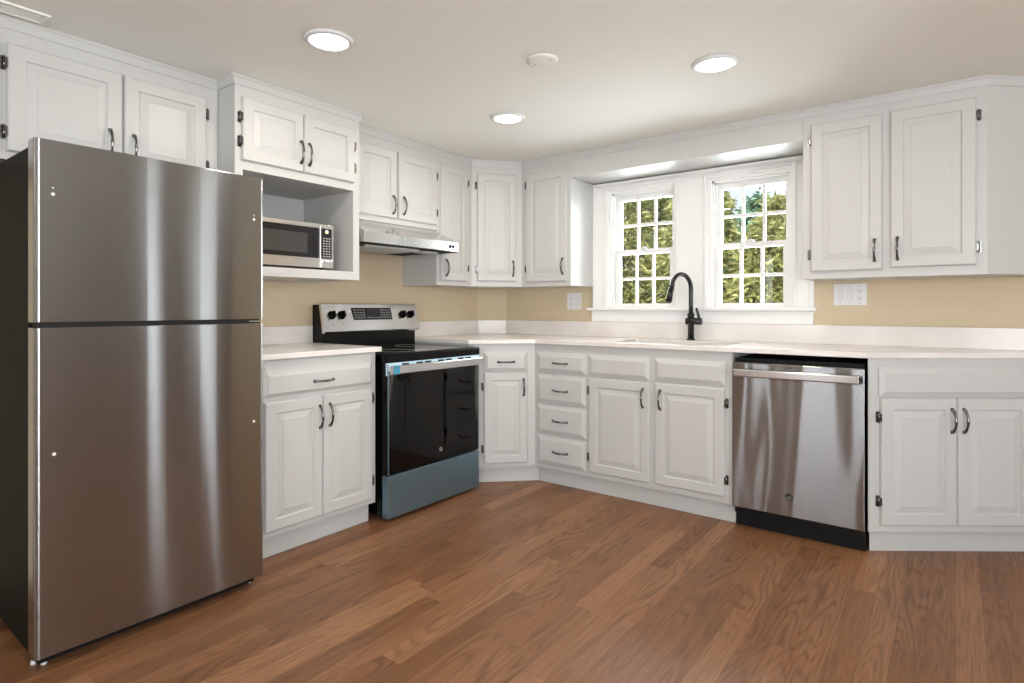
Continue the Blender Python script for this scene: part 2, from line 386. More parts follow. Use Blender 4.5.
# crown moulding running round all upper cabinets
def sweep(path, prof):
    bm = bmesh.new(); rows = []
    n = len(path)
    nr = []
    for i in range(n-1):
        d = (Vector(path[i+1])-Vector(path[i])).normalized(); nr.append(Vector((d.y, -d.x)))
    for i in range(n):
        if i == 0: m = nr[0]
        elif i == n-1: m = nr[-1]
        else:
            m = (nr[i-1]+nr[i]).normalized(); m = m/max(.3, m.dot(nr[i]))
        rows.append([bm.verts.new((path[i][0]+m.x*o, path[i][1]+m.y*o, z)) for o, z in prof])
    q = len(prof)
    for a, b in zip(rows, rows[1:]):
        for j in range(q): bm.faces.new((a[j], a[(j+1) % q], b[(j+1) % q], b[j]))
    bm.faces.new(rows[0]); bm.faces.new(rows[-1]); return bm
XF = -2.73; XM = -2.579; YF = 3.41
prof = [(.0005, 2.145), (.005, 2.145), (.006, 2.150), (.009, 2.174), (.013, 2.180), (.013, CE-.0005), (.0005, CE-.0005)]
struct(obj('trim_4', sweep([(XF, .02), (XF, 1.337), (XM, 1.337), (XM, 2.028), (XF, 2.028), (XF, 3.124), (-2.498, YF), (.116, YF), (.446, YW-.001)], prof), 'white_paint'))

# ------------------------------------------------------------------ cabinetry
def panel_bm(x0, x1, z0, z1, kind='door'):
    bm = bmesh.new()
    wmin = min(x1-x0, z1-z0)
    if kind == 'door':
        s = min(.052, wmin*.17)
        rings = [(0, 0), (0, -.011), (.003, -.016), (.006, -.018), (s, -.018), (s+.003, -.0115), (s+.007, -.0105), (s+.034, -.0165), (s+.036, -.0180)]
    elif kind == 'wide':
        rings = [(0, 0), (0, -.008), (.022, -.017), (.024, -.0185)]
    elif kind == 'tall_bevel':
        rings = None
    else:
        rings = [(0, 0), (0, -.008), (.022, -.017), (.024, -.0185)]
    prev = None
    if kind == 'tall_bevel': rings = [(0, 0), (0, -.006), (.020, -.0165), (.022, -.0185)]
    kb, kt = (.7, 3.2) if kind == 'tall_bevel' else (1, 1)
    for i, y in rings:
        v = [bm.verts.new(p) for p in ((x0+i, y, z0+i*kb), (x1-i, y, z0+i*kb), (x1-i, y, z1-i*kt), (x0+i, y, z1-i*kt))]
        if prev:
            for k in range(4): bm.faces.new((prev[k], prev[(k+1) % 4], v[(k+1) % 4], v[k]))
        else: bm.faces.new(v)
        prev = v
    bm.faces.new(prev); return bm
# bow pull, standing along z, feet on y=0, arching to -y
def pull_mesh():
    bm = bmesh.new(); pts = []; rs = []
    n = 18; Lh = .052
    pts.append((0, 0.0, Lh)); rs.append(.0062)
    for i in range(n+1):
        t = 1-2*i/n; z = Lh*t*.98
        y = -.006-.020*(1-abs(t)**2.4)
        pts.append((0, y, z)); rs.append(.0046+.0028*abs(t)**3+.0018*math.exp(-(t/.25)**2))
    pts.append((0, 0.0, -Lh)); rs.append(.0062)
    tube(bm, pts, rs, 10)
    for s in (-1, 1): cyl(bm, (0, 0, s*Lh), (0, -.004, s*Lh), .0085, .007, 14)
    me = bpy.data.meshes.new('pull'); bmesh.ops.recalc_face_normals(bm, faces=bm.faces); bm.to_mesh(me); bm.free(); me.materials.append(M['pewter']); return me
def hinge_mesh():
    bm = bmesh.new()   # leaf on the frame beside a knuckle, decorative tips
    prism(bm, [(.004, -.024), (.012, -.026), (.016, -.016), (.013, -.008), (.016, 0), (.013, .008), (.016, .016), (.012, .026), (.004, .024)], -.003, 0, 'y')
    prism(bm, [(-.003, -.018), (.004, -.018), (.004, .018), (-.003, .018)], -.020, -.018, 'y')
    cyl(bm, (.004, -.007, -.021), (.004, -.007, .021), .0055, n=12)
    cyl(bm, (.004, -.007, .021), (.004, -.007, .029), .0035, .001, 10); cyl(bm, (.004, -.007, -.021), (.004, -.007, -.029), .0035, .001, 10)
    me = bpy.data.meshes.new('hinge'); bmesh.ops.recalc_face_normals(bm, faces=bm.faces); bm.to_mesh(me); bm.free(); me.materials.append(M['pewter']); return me
PULL, HINGE = pull_mesh(), hinge_mesh()

def fit_out(t, zb, doors=(), drawers=(), fronts=(), rot=0):
    """doors: (x0,x1,z0,z1,hinge side 'L'/'R',handle x,handle z,(hinge zs)); drawers: (x0,x1,z0,z1,pull x,pull z)"""
    rr = math.radians(rot); c_, s_ = math.cos(rr), math.sin(rr)
    def put(name, bm, cx, z):
        o = obj(name, bm, 'white_paint', t, loc=(cx*c_+.0005*s_, cx*s_-.0005*c_, z)); o.rotation_euler = (0, 0, rr); return o
    for x0, x1, z0, z1, hs, hx, hz, hzs in doors:
        cx = (x0+x1)/2
        d = put('door', panel_bm(x0-cx, x1-cx, 0, z1-z0), cx, z0-zb)
        inst('handle', PULL, d, (hx-cx, -.018, hz-z0))
        for q in hzs:
            if hs == 'L': inst('hinge', HINGE, d, (x0-cx-.003, 0, q-z0), (0, PI, 0))
            else: inst('hinge', HINGE, d, (x1-cx+.003, 0, q-z0))
    for x0, x1, z0, z1, hx, hz in drawers:
        cx = (x0+x1)/2
        d = put('drawer', panel_bm(x0-cx, x1-cx, 0, z1-z0, 'tall_bevel' if x1-x0 > .5 else 'drawer'), cx, z0-zb)
        inst('handle', PULL, d, (hx-cx, -.0185, hz-z0), (0, PI/2, 0))
    for x0, x1, z0, z1 in fronts:
        cx = (x0+x1)/2
        put('false_front', panel_bm(x0-cx, x1-cx, 0, z1-z0, 'wide'), cx, z0-zb)

def niche(bm, x0, x1, y1, z0, z1, ax0, ax1, az0, az1, yd):
    """block (front face at y=0, back at y1) with an open niche of depth yd"""
    o = rect(x0, x1, z0, z1); h = rect(ax0, ax1, az0, az1)
    O = [bm.verts.new((p[0], 0, p[1])) for p in o]; Bk = [bm.verts.new((p[0], y1, p[1])) for p in o]
    Hf = [bm.verts.new((p[0], 0, p[1])) for p in h]; Hb = [bm.verts.new((p[0], yd, p[1])) for p in h]
    for i in range(4):
        j = (i+1) % 4
        bm.faces.new((O[i], O[j], Hf[j], Hf[i])); bm.faces.new((O[i], O[j], Bk[j], Bk[i])); bm.faces.new((Hf[i], Hf[j], Hb[j], Hb[i]))
    bm.faces.new(Bk); bm.faces.new(Hb)

def carcass(t, bm): return obj('carcass', bm, 'white_paint', t, .0015)
TOPU = 2.1895
# --- uppers on the left wall: local x -> world +y, local -y -> world +x
zb = 1.672
t = thing('upper_cabinet', 'white two-door upper cabinet directly above the refrigerator', 'cabinet', (XF, .02, zb), 90)
carcass(t, B((0, 1.316, 0, .33, 0, TOPU-zb)))
fit_out(t, zb, [(.190-.005, .520, 1.70, 2.092, 'L', .49, 1.81, (2.018, 1.775)) if False else (.556, .921, 1.702, 2.092, 'L', .876, 1.800, (2.018, 1.770)),
                (.928, 1.258, 1.702, 2.092, 'R', .962, 1.797, (2.020, 1.782)),
                (.185, .535, 1.702, 2.092, 'L', .495, 1.800, (2.018, 1.770))])
# --- microwave cabinet, deeper
zb = 1.285
t = thing('microwave_cabinet', 'deep white upper cabinet with two doors over an open niche holding the microwave', 'cabinet', (XM, 1.338, zb), 90)
bm = bmesh.new(); niche(bm, 0, .689, .479, 0, TOPU-zb, .038, .648, .045, .480, .46)
carcass(t, bm)
fit_out(t, zb, [(.029, .339, 1.806, 2.092, 'L', .322, 1.900, (2.000, 1.890)), (.344, .648, 1.806, 2.092, 'R', .368, 1.898, (2.000, 1.888))])
# --- cabinet over the hood
zb = 1.648
t = thing('upper_cabinet', 'short white two-door upper cabinet above the range hood', 'cabinet', (XF, 2.029, zb), 90)
carcass(t, B((0, .743, 0, .33, 0, TOPU-zb)))
fit_out(t, zb, [(.085, .391, 1.680, 2.092, 'L', .356, 1.760, ()), (.402, .733, 1.680, 2.092, 'R', .440, 1.765, (2.005, 1.762))])
# --- narrow single door cabinet
zb = 1.288
t = thing('upper_cabinet', 'narrow white single-door upper cabinet between the range hood and the corner', 'cabinet', (XF, 2.773, zb), 90)
carcass(t, B((0, .350, 0, .33, 0, TOPU-zb)))
fit_out(t, zb, [(.030, .296, 1.320, 2.095, 'R', .075, 1.405, (2.006, 1.410))])
# --- diagonal corner upper
ang = 50.95; ca, sa_ = math.cos(math.radians(ang)), math.sin(math.radians(ang))
t = thing('corner_cabinet', 'angled white single-door upper cabinet across the room corner', 'cabinet', (XF, 3.124, zb), 0)
def to_local(p, o, a):
    c, s = math.cos(math.radians(a)), math.sin(math.radians(a)); dx, dy = p[0]-o[0], p[1]-o[1]; return (dx*c+dy*s, -dx*s+dy*c)
pts = [to_local(p, (XF, 3.124), 0) for p in ((XF, 3.124), (-2.498, YF), (-2.498, YW-.001), (-2.892, YW-.001), (XW+.001, 3.568), (XW+.001, 3.124))]
carcass(t, P(pts, 0, TOPU-zb))
fit_out(t, zb, [(.040, .322, 1.326, 2.092, 'L', .298, 1.418, (2.004, 1.411))], rot=ang)
# --- uppers on the back wall
t = thing('upper_cabinet', 'white single-door upper cabinet left of the sink windows', 'cabinet', (-2.497, YF, zb), 0)
carcass(t, B((0, .414, 0, .329, 0, TOPU-zb)))
fit_out(t, zb, [(.046, .390, 1.320, 2.090, 'L', .358, 1.422, (2.014, 1.415))])
t = thing('upper_cabinet', 'large white two-door upper cabinet right of the sink windows', 'cabinet', (-.644, YF, zb), 0)
carcass(t, P([(0, 0), (.760, 0), (1.089, .329), (0, .329)], 0, TOPU-zb))
fit_out(t, zb, [(.040, .358, 1.326, 2.095, 'L', .326, 1.422, (2.013, 1.414)), (.392, .722, 1.333, 2.098, 'R', .421, 1.425, (2.015, 1.414))])
# --- header board over the windows
o = tag(obj('window_valance', B((-2.082, -.645, YF, YW-.001, 2.026, TOPU)), 'white_paint', bevel=.0015), 'white header board spanning above the pair of sink windows', 'valance')

# --- base cabinets
ZB, ZT = .105, .904
XC = -2.45
t = thing('base_cabinet', 'white base cabinet with one drawer over two doors between refrigerator and range', 'cabinet', (XC, 1.345, 0), 90)
carcass(t, B((0, .685, 0, .59, ZB, ZT)))
obj('toe_kick', B((0, .675, .045, .58, 0, ZB)), 'white_paint', t)
fit_out(t, 0, [(.055, .352, .133, .712, 'L', .334, .612, ()), (.356, .655, .133, .712, 'R', .390, .615, (.662, .226))], [(.050, .658, .735, .898, .356, .786)])
PB0 = (-2.470, 2.840); AB = 45.5
t = thing('corner_cabinet', 'angled white base cabinet with a drawer over one door beside the range', 'cabinet', (*PB0, 0), 0)
cb, sb = math.cos(math.radians(AB)), math.sin(math.radians(AB))
PB1 = (PB0[0]+.405*cb, PB0[1]+.405*sb)
pts = [to_local(p, PB0, 0) for p in ((-2.470, 2.812), PB0, PB1, (PB1[0], YW-.001), (-2.892, YW-.001), (XW+.001, 3.568), (XW+.001, 2.812))]
carcass(t, P(pts, ZB, ZT))
pts = [to_local(p, PB0, 0) for p in ((-2.515, 2.830), (-2.49, 2.883), (PB1[0]-.0005, PB1[1]+.045), (PB1[0]-.0005, 3.6), (-2.9, 3.6), (-2.9, 2.830))]
obj('toe_kick', P(pts, 0, ZB), 'white_paint', t)
fit_out(t, 0, [(.070, .354, .132, .717, 'L', .328, .622, (.628, .227))], [(.069, .355, .724, .852, .213, .787)], rot=AB)
YB = 3.13; X0 = -2.185
t = thing('sink_base_cabinet', 'long white base cabinet under the sink with four drawers and two doors', 'cabinet', (X0, YB, 0), 0)
carcass(t, B((0, 1.257, 0, .020, ZB, ZT), (0, .35, .020, .60, ZB, ZT), (1.239, 1.257, .02, .60, ZB, ZT), (.35, 1.239, .02, .59, ZB, ZB+.018), (.35, 1.239, .59, .60, ZB, ZT)))
obj('toe_kick', B((.0, 1.262, .045, .59, 0, ZB)), 'white_paint', t)
f = lambda x: x-X0
fit_out(t, 0, [(f(-1.776), f(-1.384), .138, .710, 'L', f(-1.422), .620, (.632, .226)), (f(-1.351), f(-.964), .142, .712, 'R', f(-1.318), .619, (.633, .231))],
        [(f(-2.160), f(-1.801), .724, .850, f(-1.981), .786), (f(-2.160), f(-1.801), .528, .709, f(-1.981), .612), (f(-2.160), f(-1.801), .331, .514, f(-1.981), .420), (f(-2.160), f(-1.801), .134, .315, f(-1.981), .222)],
        [(f(-1.776), f(-1.384), .722, .850), (f(-1.353), f(-.960), .725, .850)])
PR = (-.319, YB); AR = 36.5
cr_, sr = math.cos(math.radians(AR)), math.sin(math.radians(AR))
t = thing('end_cabinet', 'angled white base cabinet with two doors right of the dishwasher', 'cabinet', (*PR, 0), 0)
PE = (PR[0]+.735*cr_, PR[1]+.735*sr)
back = YW-.001
lenR = (back-PR[1])/sr
pts = [to_local(p, PR, 0) for p in (PR, (PR[0]+lenR*cr_, back), (PR[0], back))]
carcass(t, P(pts, ZB, ZT))
off = (.045*sr, -.045*cr_)
q0 = (PR[0], PR[1]+.045/cr_); q1 = (q0[0]+(back-q0[1])/sr*cr_, back)
obj('toe_kick', P([to_local(p, PR, 0) for p in (q0, q1, (PR[0], back))], 0, ZB), 'white_paint', t)
fit_out(t, 0, [(.052, .395, .138, .722, 'L', .370, .620, (.634, .249)), (.398, .740, .138, .722, 'R', .424, .620, (.634, .249))], [], [(.046, .745, .728, .862)], rot=AR)

# ------------------------------------------------------------------ worktops
CZ0, CZ1 = .9045, .930
t = thing('countertop', 'short white quartz countertop with backsplash between refrigerator and range', 'countertop', (-2.74, 1.7, CZ0))
obj('slab', B((-.318, .320, -.375, .349, 0, CZ1-CZ0)), 'quartz', t, .002)
obj('backsplash', B((-.318, -.298, -.375, .349, CZ1-CZ0, 1.030-CZ0)), 'quartz', t, .002)
t = thing('countertop', 'long white quartz countertop wrapping the corner under the sink windows', 'countertop', (-1.3, 3.4, CZ0))
g = lambda p: (p[0]+1.3, p[1]-3.4)
fr = (PR[0]-.002, 3.110); lenF = (back-3.110)/sr
outer = [g(p) for p in ((XW+.001, 2.803), (-2.476, 2.803), (-2.171, 3.110), fr, (fr[0]+lenF*cr_, back), (-2.8915, back), (XW+.001, 3.5695))]
sx0, sx1, sy0, sy1 = -1.70, -1.00, 3.215, 3.600
def rrect(x0, x1, y0, y1, r, n=5):
    p = []
    for cx, cy, a in ((x1-r, y1-r, 0), (x0+r, y1-r, 90), (x0+r, y0+r, 180), (x1-r, y0+r, 270)):
        for i in range(n+1):
            q = math.radians(a+90*i/n); p.append((cx+r*math.cos(q), cy+r*math.sin(q)))
    return p
obj('slab', holed(outer, [[g(p) for p in rrect(sx0, sx1, sy0, sy1, .03)]], 0, CZ1-CZ0, 'z'), 'quartz', t, .002)
bs = [(XW+.001, 2.803), (XW+.001, 3.5695), (-2.8915, back), (.48, back), (.48, back-.02), (-2.883, back-.02), (XW+.021, 3.561), (XW+.021, 2.803)]
obj('backsplash', P([g(p) for p in bs], CZ1-CZ0, 1.037-CZ0), 'quartz', t, .002)
# sink
t = thing('kitchen_sink', 'undermount stainless sink set in the countertop below the windows', 'sink', ((sx0+sx1)/2, (sy0+sy1)/2, .72))
hx, hy = (sx1-sx0)/2, (sy1-sy0)/2
bm = bmesh.new(); rings = []
for i, z in ((-.015, .184), (-.002, .184), (0, .150), (.012, .02), (.04, .004)):
    rings.append([bm.verts.new((x, y, z)) for x, y in rrect(-hx+i, hx-i, -hy+i, hy-i, .045)])
for a, b in zip(rings, rings[1:]):
    for k in range(len(a)): bm.faces.new((a[k], a[(k+1) % len(a)], b[(k+1) % len(a)], b[k]))
bm.faces.new(rings[-1]); o = obj('basin', bm, 'stainless_plain', t); so = o.modifiers.new('s', 'SOLIDIFY'); so.thickness = .0015; so.offset = -1
bm = bmesh.new(); lathe(bm, [(.045, .0055), (.042, .008), (.030, .006), (0, .006)], 28); obj('drain', bm, 'chrome', t)

# faucet
t = thing('faucet', 'matte black gooseneck pull-down faucet with side lever behind the sink', 'faucet', (-1.341, 3.655, CZ1+.0005))
bm = bmesh.new(); lathe(bm, [(0, 0), (.027, 0), (.027, .006), (.021, .012), (0, .012)], 32); obj('base', bm, 'faucet_black', t)
bm = bmesh.new(); lathe(bm, [(0, .01), (.0195, .01), (.0195, .150), (.022, .153), (.022, .166), (.017, .170), (0, .170)], 32); obj('body', bm, 'faucet_black', t)
bm = bmesh.new(); dv = Vector((-.30, -.954, 0)).normalized()
pts = [Vector((0, 0, .165)), Vector((0, 0, .22)), Vector((0, 0, .27)), Vector((0, 0, .32))]
R_ = .092
for i in range(1, 15):
    a = PI*i/14*.93; pts.append(Vector((0, 0, .325))+dv*(R_*(1-math.cos(a)))+Vector((0, 0, R_*math.sin(a))))
tube(bm, pts, .0135, 16); obj('spout', bm, 'faucet_black', t)
e = pts[-1]; dd = (pts[-1]-pts[-2]).normalized()
bm = bmesh.new(); cyl(bm, e-dd*.004, e+dd*.018, .0148, .016); cyl(bm, e+dd*.018, e+dd*.105, .0165, .0195); cyl(bm, e+dd*.105, e+dd*.112, .017, .016); obj('spray_head', bm, 'faucet_black', t)
bm = bmesh.new(); cyl(bm, (-.030, 0, .120), (.064, 0, .120), .0225, n=28); cyl(bm, (.064, 0, .120), (.068, 0, .120), .020)
tube(bm, [(.052, 0, .13), (.050, -.004, .155), (.045, -.010, .180), (.040, -.016, .205)], [.010, .0085, .0075, .007], 12)
obj('lever', bm, 'faucet_black', t)

# ------------------------------------------------------------------ refrigerator
t = thing('refrigerator', 'stainless top-freezer refrigerator with dark grey sides left of the base cabinets', 'refrigerator', (-2.255, .542, 0), 90)
FW = .750
obj('body', B((.004, FW-.004, .078, .735, .045, 1.645)), 'fridge_side', t, .004)
def fdoor(name, z0, z1):
    bm = bmesh.new(); pts = []
    r = .014; n = 6
    pts.append((0.002, .070))
    for i in range(n+1):
        a = math.radians(180+90*i/n); pts.append((r+r*math.cos(a), r+r*math.sin(a)))
    for i in range(n+1):
        a = math.radians(270+90*i/n); pts.append((FW-r+r*math.cos(a), r+r*math.sin(a)))
    pts.append((FW-.002, .070))
    # very slightly crowned front
    front = []
    for k in range(1, 12):
        x = r+(FW-2*r)*k/12; front.append((x, -.004*(1-((x-FW/2)/(FW/2))**2)))
    pts = pts[:n+2]+front+pts[n+2:]
    prism(bm, pts, z0, z1)
    for f in bm.faces:
        if abs(f.normal.z) < .5: f.smooth = False
    return obj(name, bm, 'stainless', t, .001)
d1 = fdoor('freezer_door', 1.090, 1.662); d2 = fdoor('refrigerator_door', .046, 1.073)
def dot(parent, x, z, r, y=-.002):
    bm = bmesh.new(); cyl(bm, (x, y, z), (x, y-.003, z), r, r*.8, 14); return obj('handle_plug', bm, 'white_plastic', parent)
for x, z, d in ((.047, 1.492, d1), (.706, 1.492, d1), (.050, .676, d2), (.706, .678, d2)):
    dot(d, x, z, .0058, -.0005 if x < .1 or x > .65 else -.003)
for x, z, d in ((.047, 1.512, d1), (.706, 1.508, d1)): dot(d, x, z, .003, -.0005)
obj('gasket', B((.012, FW-.012, .010, .076, 1.0735, 1.0895)), 'rubber', t)
obj('door_gasket', B((.012, FW-.012, .0705, .0775, .05, 1.64)), 'rubber', t)
obj('toe_grille', B([(.02, FW-.02, .045, .072, .012, .044)]+[(.05+.04*i, .075+.04*i, .042, .045, .018, .036) for i in range(16)]), 'black_matte', t)
for x in (.02, .04, FW-.03):
    for y in ((.06,) if x != .02 else (.085,)):
        bm = bmesh.new(); cyl(bm, (x, y, 0), (x, y, .012), .009, .008, 14); cyl(bm, (x, y, .012), (x, y, .046), .004, n=10); obj('levelling_foot', bm, 'white_plastic' if x < .1 else 'chrome', t)
for x in (.06, FW-.06):
    bm = bmesh.new(); cyl(bm, (x-.012, .68, .025), (x+.012, .68, .025), .025, n=20); obj('roller', bm, 'rubber', t)
obj('lower_hinge', B((FW-.075, FW-.01, .02, .06, .036, .044)), 'chrome', t, .002)
obj('middle_hinge', B((FW-.06, FW-.004, .006, .05, 1.079, 1.084)), 'chrome', t)

# ------------------------------------------------------------------ range
RW = .748
t = thing('electric_range', 'stainless and black glass electric range between the two base cabinets', 'stove', (-2.380, 2.0515, 0), 90)
bm = bmesh.new(); bt = bmesh.new(); niche(bm, .0, RW, .60, .03, .872, .07, RW-.07, .30, .76, .5)
bmesh.ops.translate(bm, vec=(0, .048, 0), verts=bm.verts); obj('body', bm, 'black_enamel', t)
obj('cavity_liner', B([(.071, .074, .05, .545, .301, .759), (RW-.074, RW-.071, .05, .545, .301, .759), (.074, RW-.074, .05, .545, .301, .304), (.074, RW-.074, .541, .545, .304, .759)]), 'cavity', t)
for z in (.43, .56):
    bm = bmesh.new(); 
    for i in range(19): cyl(bm, (.08+i*.0325, .06, z), (.08+i*.0325, .53, z), .0022, n=6)
    for y in (.06, .30, .53): cyl(bm, (.078, y, z), (RW-.078, y, z), .0035, n=8)
    obj('oven_rack', bm, 'chrome', t)
dr = obj('oven_door', holed(rect(.004, RW-.004, .250, .842), [rect(.13, RW-.13, .36, .70)], .010, .046), 'black_enamel', t)
obj('door_glass', B((.006, RW-.006, .003, .0095, .252, .790)), 'oven_glass', dr)
for a in (.006, RW-.012): obj('side_trim', B((a, a+.006, -.0005, .0028, .252, .79)), 'blue_film_steel', dr)
obj('vent_strip', B((.006, RW-.006, -.001, .0095, .792, .842)), 'stainless_plain', dr)
obj('protective_film', B((.004, RW-.006, -.003, -.0015, .800, .843)), 'blue_film', dr)
for i in range(7): obj('vent_slot', B((.10+.085*i+(.02 if i % 2 else 0), .15+.085*i+(.02 if i % 2 else 0), -.0042, -.0032, .828, .837)), 'ink', dr)
# wide flat handle on two posts
bm = bmesh.new(); pts = [(-.044, .790), (-.040, .785), (-.034, .784), (-.028, .788), (-.028, .826), (-.034, .832), (-.041, .831), (-.044, .826)]
prism(bm, pts, -.006, RW-.020, 'x'); box(bm, .03, .055, -.030, .0, .792, .812); box(bm, RW-.055, RW-.03, -.030, 0, .792, .812)
obj('handle', bm, 'stainless_plain', dr, .002)
obj('corner_tape', B((.006, .048, -.0465, -.0445, .787, .829)), 'teal_tape', dr)
obj('film_edge', B((-.012, .004, -.006, -.003, .778, .843)), 'blue_film', dr)
for i in range(5): obj('tape_mark', B((-.009, .001, -.0075, -.0065, .783+.012*i, .789+.012*i)), 'ink', dr)
badge(dr, (RW/2+.03, .0028, .315), .013, 'badge_grey', 'x'); badge_letters(dr, (RW/2+.03, .0028, .315), .013, 'ink')
obj('storage_drawer', B((.004, RW-.004, .0, .046, .018, .244)), 'blue_film_steel', t, .003)
obj('cooktop_frame', B((-.0, RW, -.002, .58, .8425, .886)), 'black_enamel', t, .003)
ct = obj('cooktop_glass', B((.006, RW-.006, .004, .575, .8865, .8935)), 'black_glass', t, .002)
for x, y, r in ((.19, .15, .105), (.56, .15, .085), (.19, .41, .085), (.56, .41, .105)):
    bm = bmesh.new(); lathe(bm, [(r, 0), (r, .0004), (r-.003, .0004), (r-.003, 0)], 40, x, y); o = obj('burner_ring', bm, 'legend_grey', ct, loc=(0, 0, .8936))
# backguard
bg_ = obj('backguard', P([(.580, .872), (.580, .985), (.565, .990), (.600, 1.155), (.668, 1.155), (.668, .872)], .002, RW-.002, 'x'), 'black_enamel', t, .002)
bm = P([(.5445, .984), (.5365, .996), (.5850, 1.160), (.5960, 1.163), (.5995, 1.155), (.5645, .984)], -.004, RW+.004, 'x')
cp = obj('control_panel', bm, 'stainless_plain', t, .002)
tilt = math.atan2(.0485, .164)
def on_panel(name, bm, m, x, s, lift=.0005, parent=cp):
    o = obj(name, bm, m, parent); o.location = (x, .5365+s*math.sin(tilt)-lift*math.cos(tilt), .996+s*math.cos(tilt)+lift*math.sin(tilt)); o.rotation_euler = (-tilt, 0, 0); return o
for x in (.062, .132, .617, .687):
    bm = bmesh.new(); cyl(bm, (0, 0, 0), (0, -.006, 0), .027, .025, 28); cyl(bm, (0, -.006, 0), (0, -.022, 0), .021, .019, 28)
    box(bm, -.006, .006, -.034, -.022, -.020, .020)
    on_panel('knob', bm, 'black_enamel', x, .100)
    bm = B((-.0015, .0015, -.0015, 0, -.003, .003)); on_panel('knob_mark', bm, 'ink', x, .045)
dsp = on_panel('display', P([(-.165, .042), (.150, .042), (.150, -.036), (-.155, -.036)], -.002, 0, 'y'), 'display_glass', .372, .104)
for i in range(4):
    for j in range(4):
        for q in (-.145, .062): on_panel('button', B((-.005, .005, -.0008, 0, -.0025, .0025)), 'legend_grey', .372+q+.005+.022*i, .104-.0215+.016*j, .0022)
for i in range(5): on_panel('button', B((-.005, .005, -.0008, 0, -.0025, .0025)), 'legend_grey', .372-.040+.022*i, .104-.0215, .0022)
for x in (.05, RW-.05):
    bm = bmesh.new(); cyl(bm, (x, .10, 0), (x, .10, .03), .014, n=16); obj('levelling_foot', bm, 'rubber', t)
    bm = bmesh.new(); cyl(bm, (x, .58, 0), (x, .58, .03), .014, n=16); obj('levelling_foot', bm, 'rubber', t)

# ------------------------------------------------------------------ range hood
t = thing('range_hood', 'stainless under-cabinet range hood above the electric range', 'range hood', (-2.562, 2.036, 1.495), 90)
HW = .784
bm = bmesh.new()
# lip with chamfered front corners, sloping shell up to the cabinet
lip = [(.0, .060), (.018, 0), (HW-.018, 0), (HW, .020), (HW, .164), (.733, .164), (.733, .49), (0, .49)]
lo = [bm.verts.new((x, y, .003)) for x, y in lip]; mid = [bm.verts.new((x, y, .062)) for x, y in lip]
top = [bm.verts.new((x, y, .152)) for x, y in ((.0, .175), (.018, .172), (.705, .172), (.722, .175), (.726, .18), (.73, .2), (.73, .49), (0, .49))]
for a, b in ((lo, mid), (mid, top)):
    for k in range(8): bm.faces.new((a[k], a[(k+1) % 8], b[(k+1) % 8], b[k]))
bm.faces.new(top); obj('shell', bm, 'stainless_plain', t, .0015)
obj('underside', P([(.006, .064), (.022, .006), (HW-.020, .006), (HW-.006, .024), (HW-.006, .160), (.727, .160), (.727, .485), (.006, .485)], 0, .0028), 'black_matte', t)
f1 = obj('grease_filter', B([(.08, .50, .08, .40, -.010, -.0004)]+[(.09, .49, .09+.02*i, .10+.02*i, -.012, -.010) for i in range(15)]), 'aluminium_filter', t)
obj('lamp_cover', B((.56, .68, .10, .20, -.008, -.0004)), 'white_plastic', t, .002)
for x in (HW-.094, HW-.064): obj('switch', B((x-.010, x+.010, -.004, -.0002, .020, .044)), 'black_matte', t, .001)
obj('front_seam', B((.30, .31, -.0008, -.0001, .010, .058)), 'aluminium_filter', t)

# ------------------------------------------------------------------ microwave
t = thing('microwave_oven', 'stainless countertop microwave with dark window inside the cabinet niche', 'microwave', (-2.640, 1.415, 1.3305), 90)
MW = .492; MZ0, MZ1 = .014, .243
obj('body', B((.002, MW-.002, .020, .340, MZ0, MZ1)), 'black_enamel', t, .003)
d = obj('door', B((.0, .408, .0, .0195, MZ0, MZ1)), 'stainless_plain', t, .003)
obj('door_glass', B((.012, .400, -.0025, -.0003, MZ0+.050, MZ1-.022)), 'display_glass', d)
obj('window_mesh', B((.075, .330, -.004, -.0028, MZ0+.072, MZ1-.055)), 'micro_window', d)
c = obj('control_panel', B((.410, MW, .0, .0195, MZ0, MZ1)), 'stainless_plain', t, .003)
kp = obj('keypad', B((.414, .478, -.0025, -.0003, MZ0+.050, MZ1-.022)), 'display_glass', c)
for i in range(3):
    for j in range(8): obj('button', B((.424+.017*i, .434+.017*i, -.0034, -.0026, MZ0+.058+.0135*j, MZ0+.064+.0135*j)), 'legend_grey', c)
bm = bmesh.new(); cyl(bm, (.447, -.0026, MZ1-.038), (.447, -.0036, MZ1-.038), .010, n=20); obj('round_sticker', bm, 'white_plastic', c)
obj('sticker_mark', B((.438, .456, -.0044, -.0037, MZ1-.048, MZ1-.042)), 'clock_green', c)
obj('door_button', B((.418, .484, -.003, -.0003, MZ0+.008, MZ0+.040)), 'stainless_plain', c, .002)
for x in (.04, MW-.04):
    for y in (.05, .30):
        bm = bmesh.new(); cyl(bm, (x, y, 0), (x, y, MZ0), .011, n=14); obj('foot', bm, 'rubber', t)

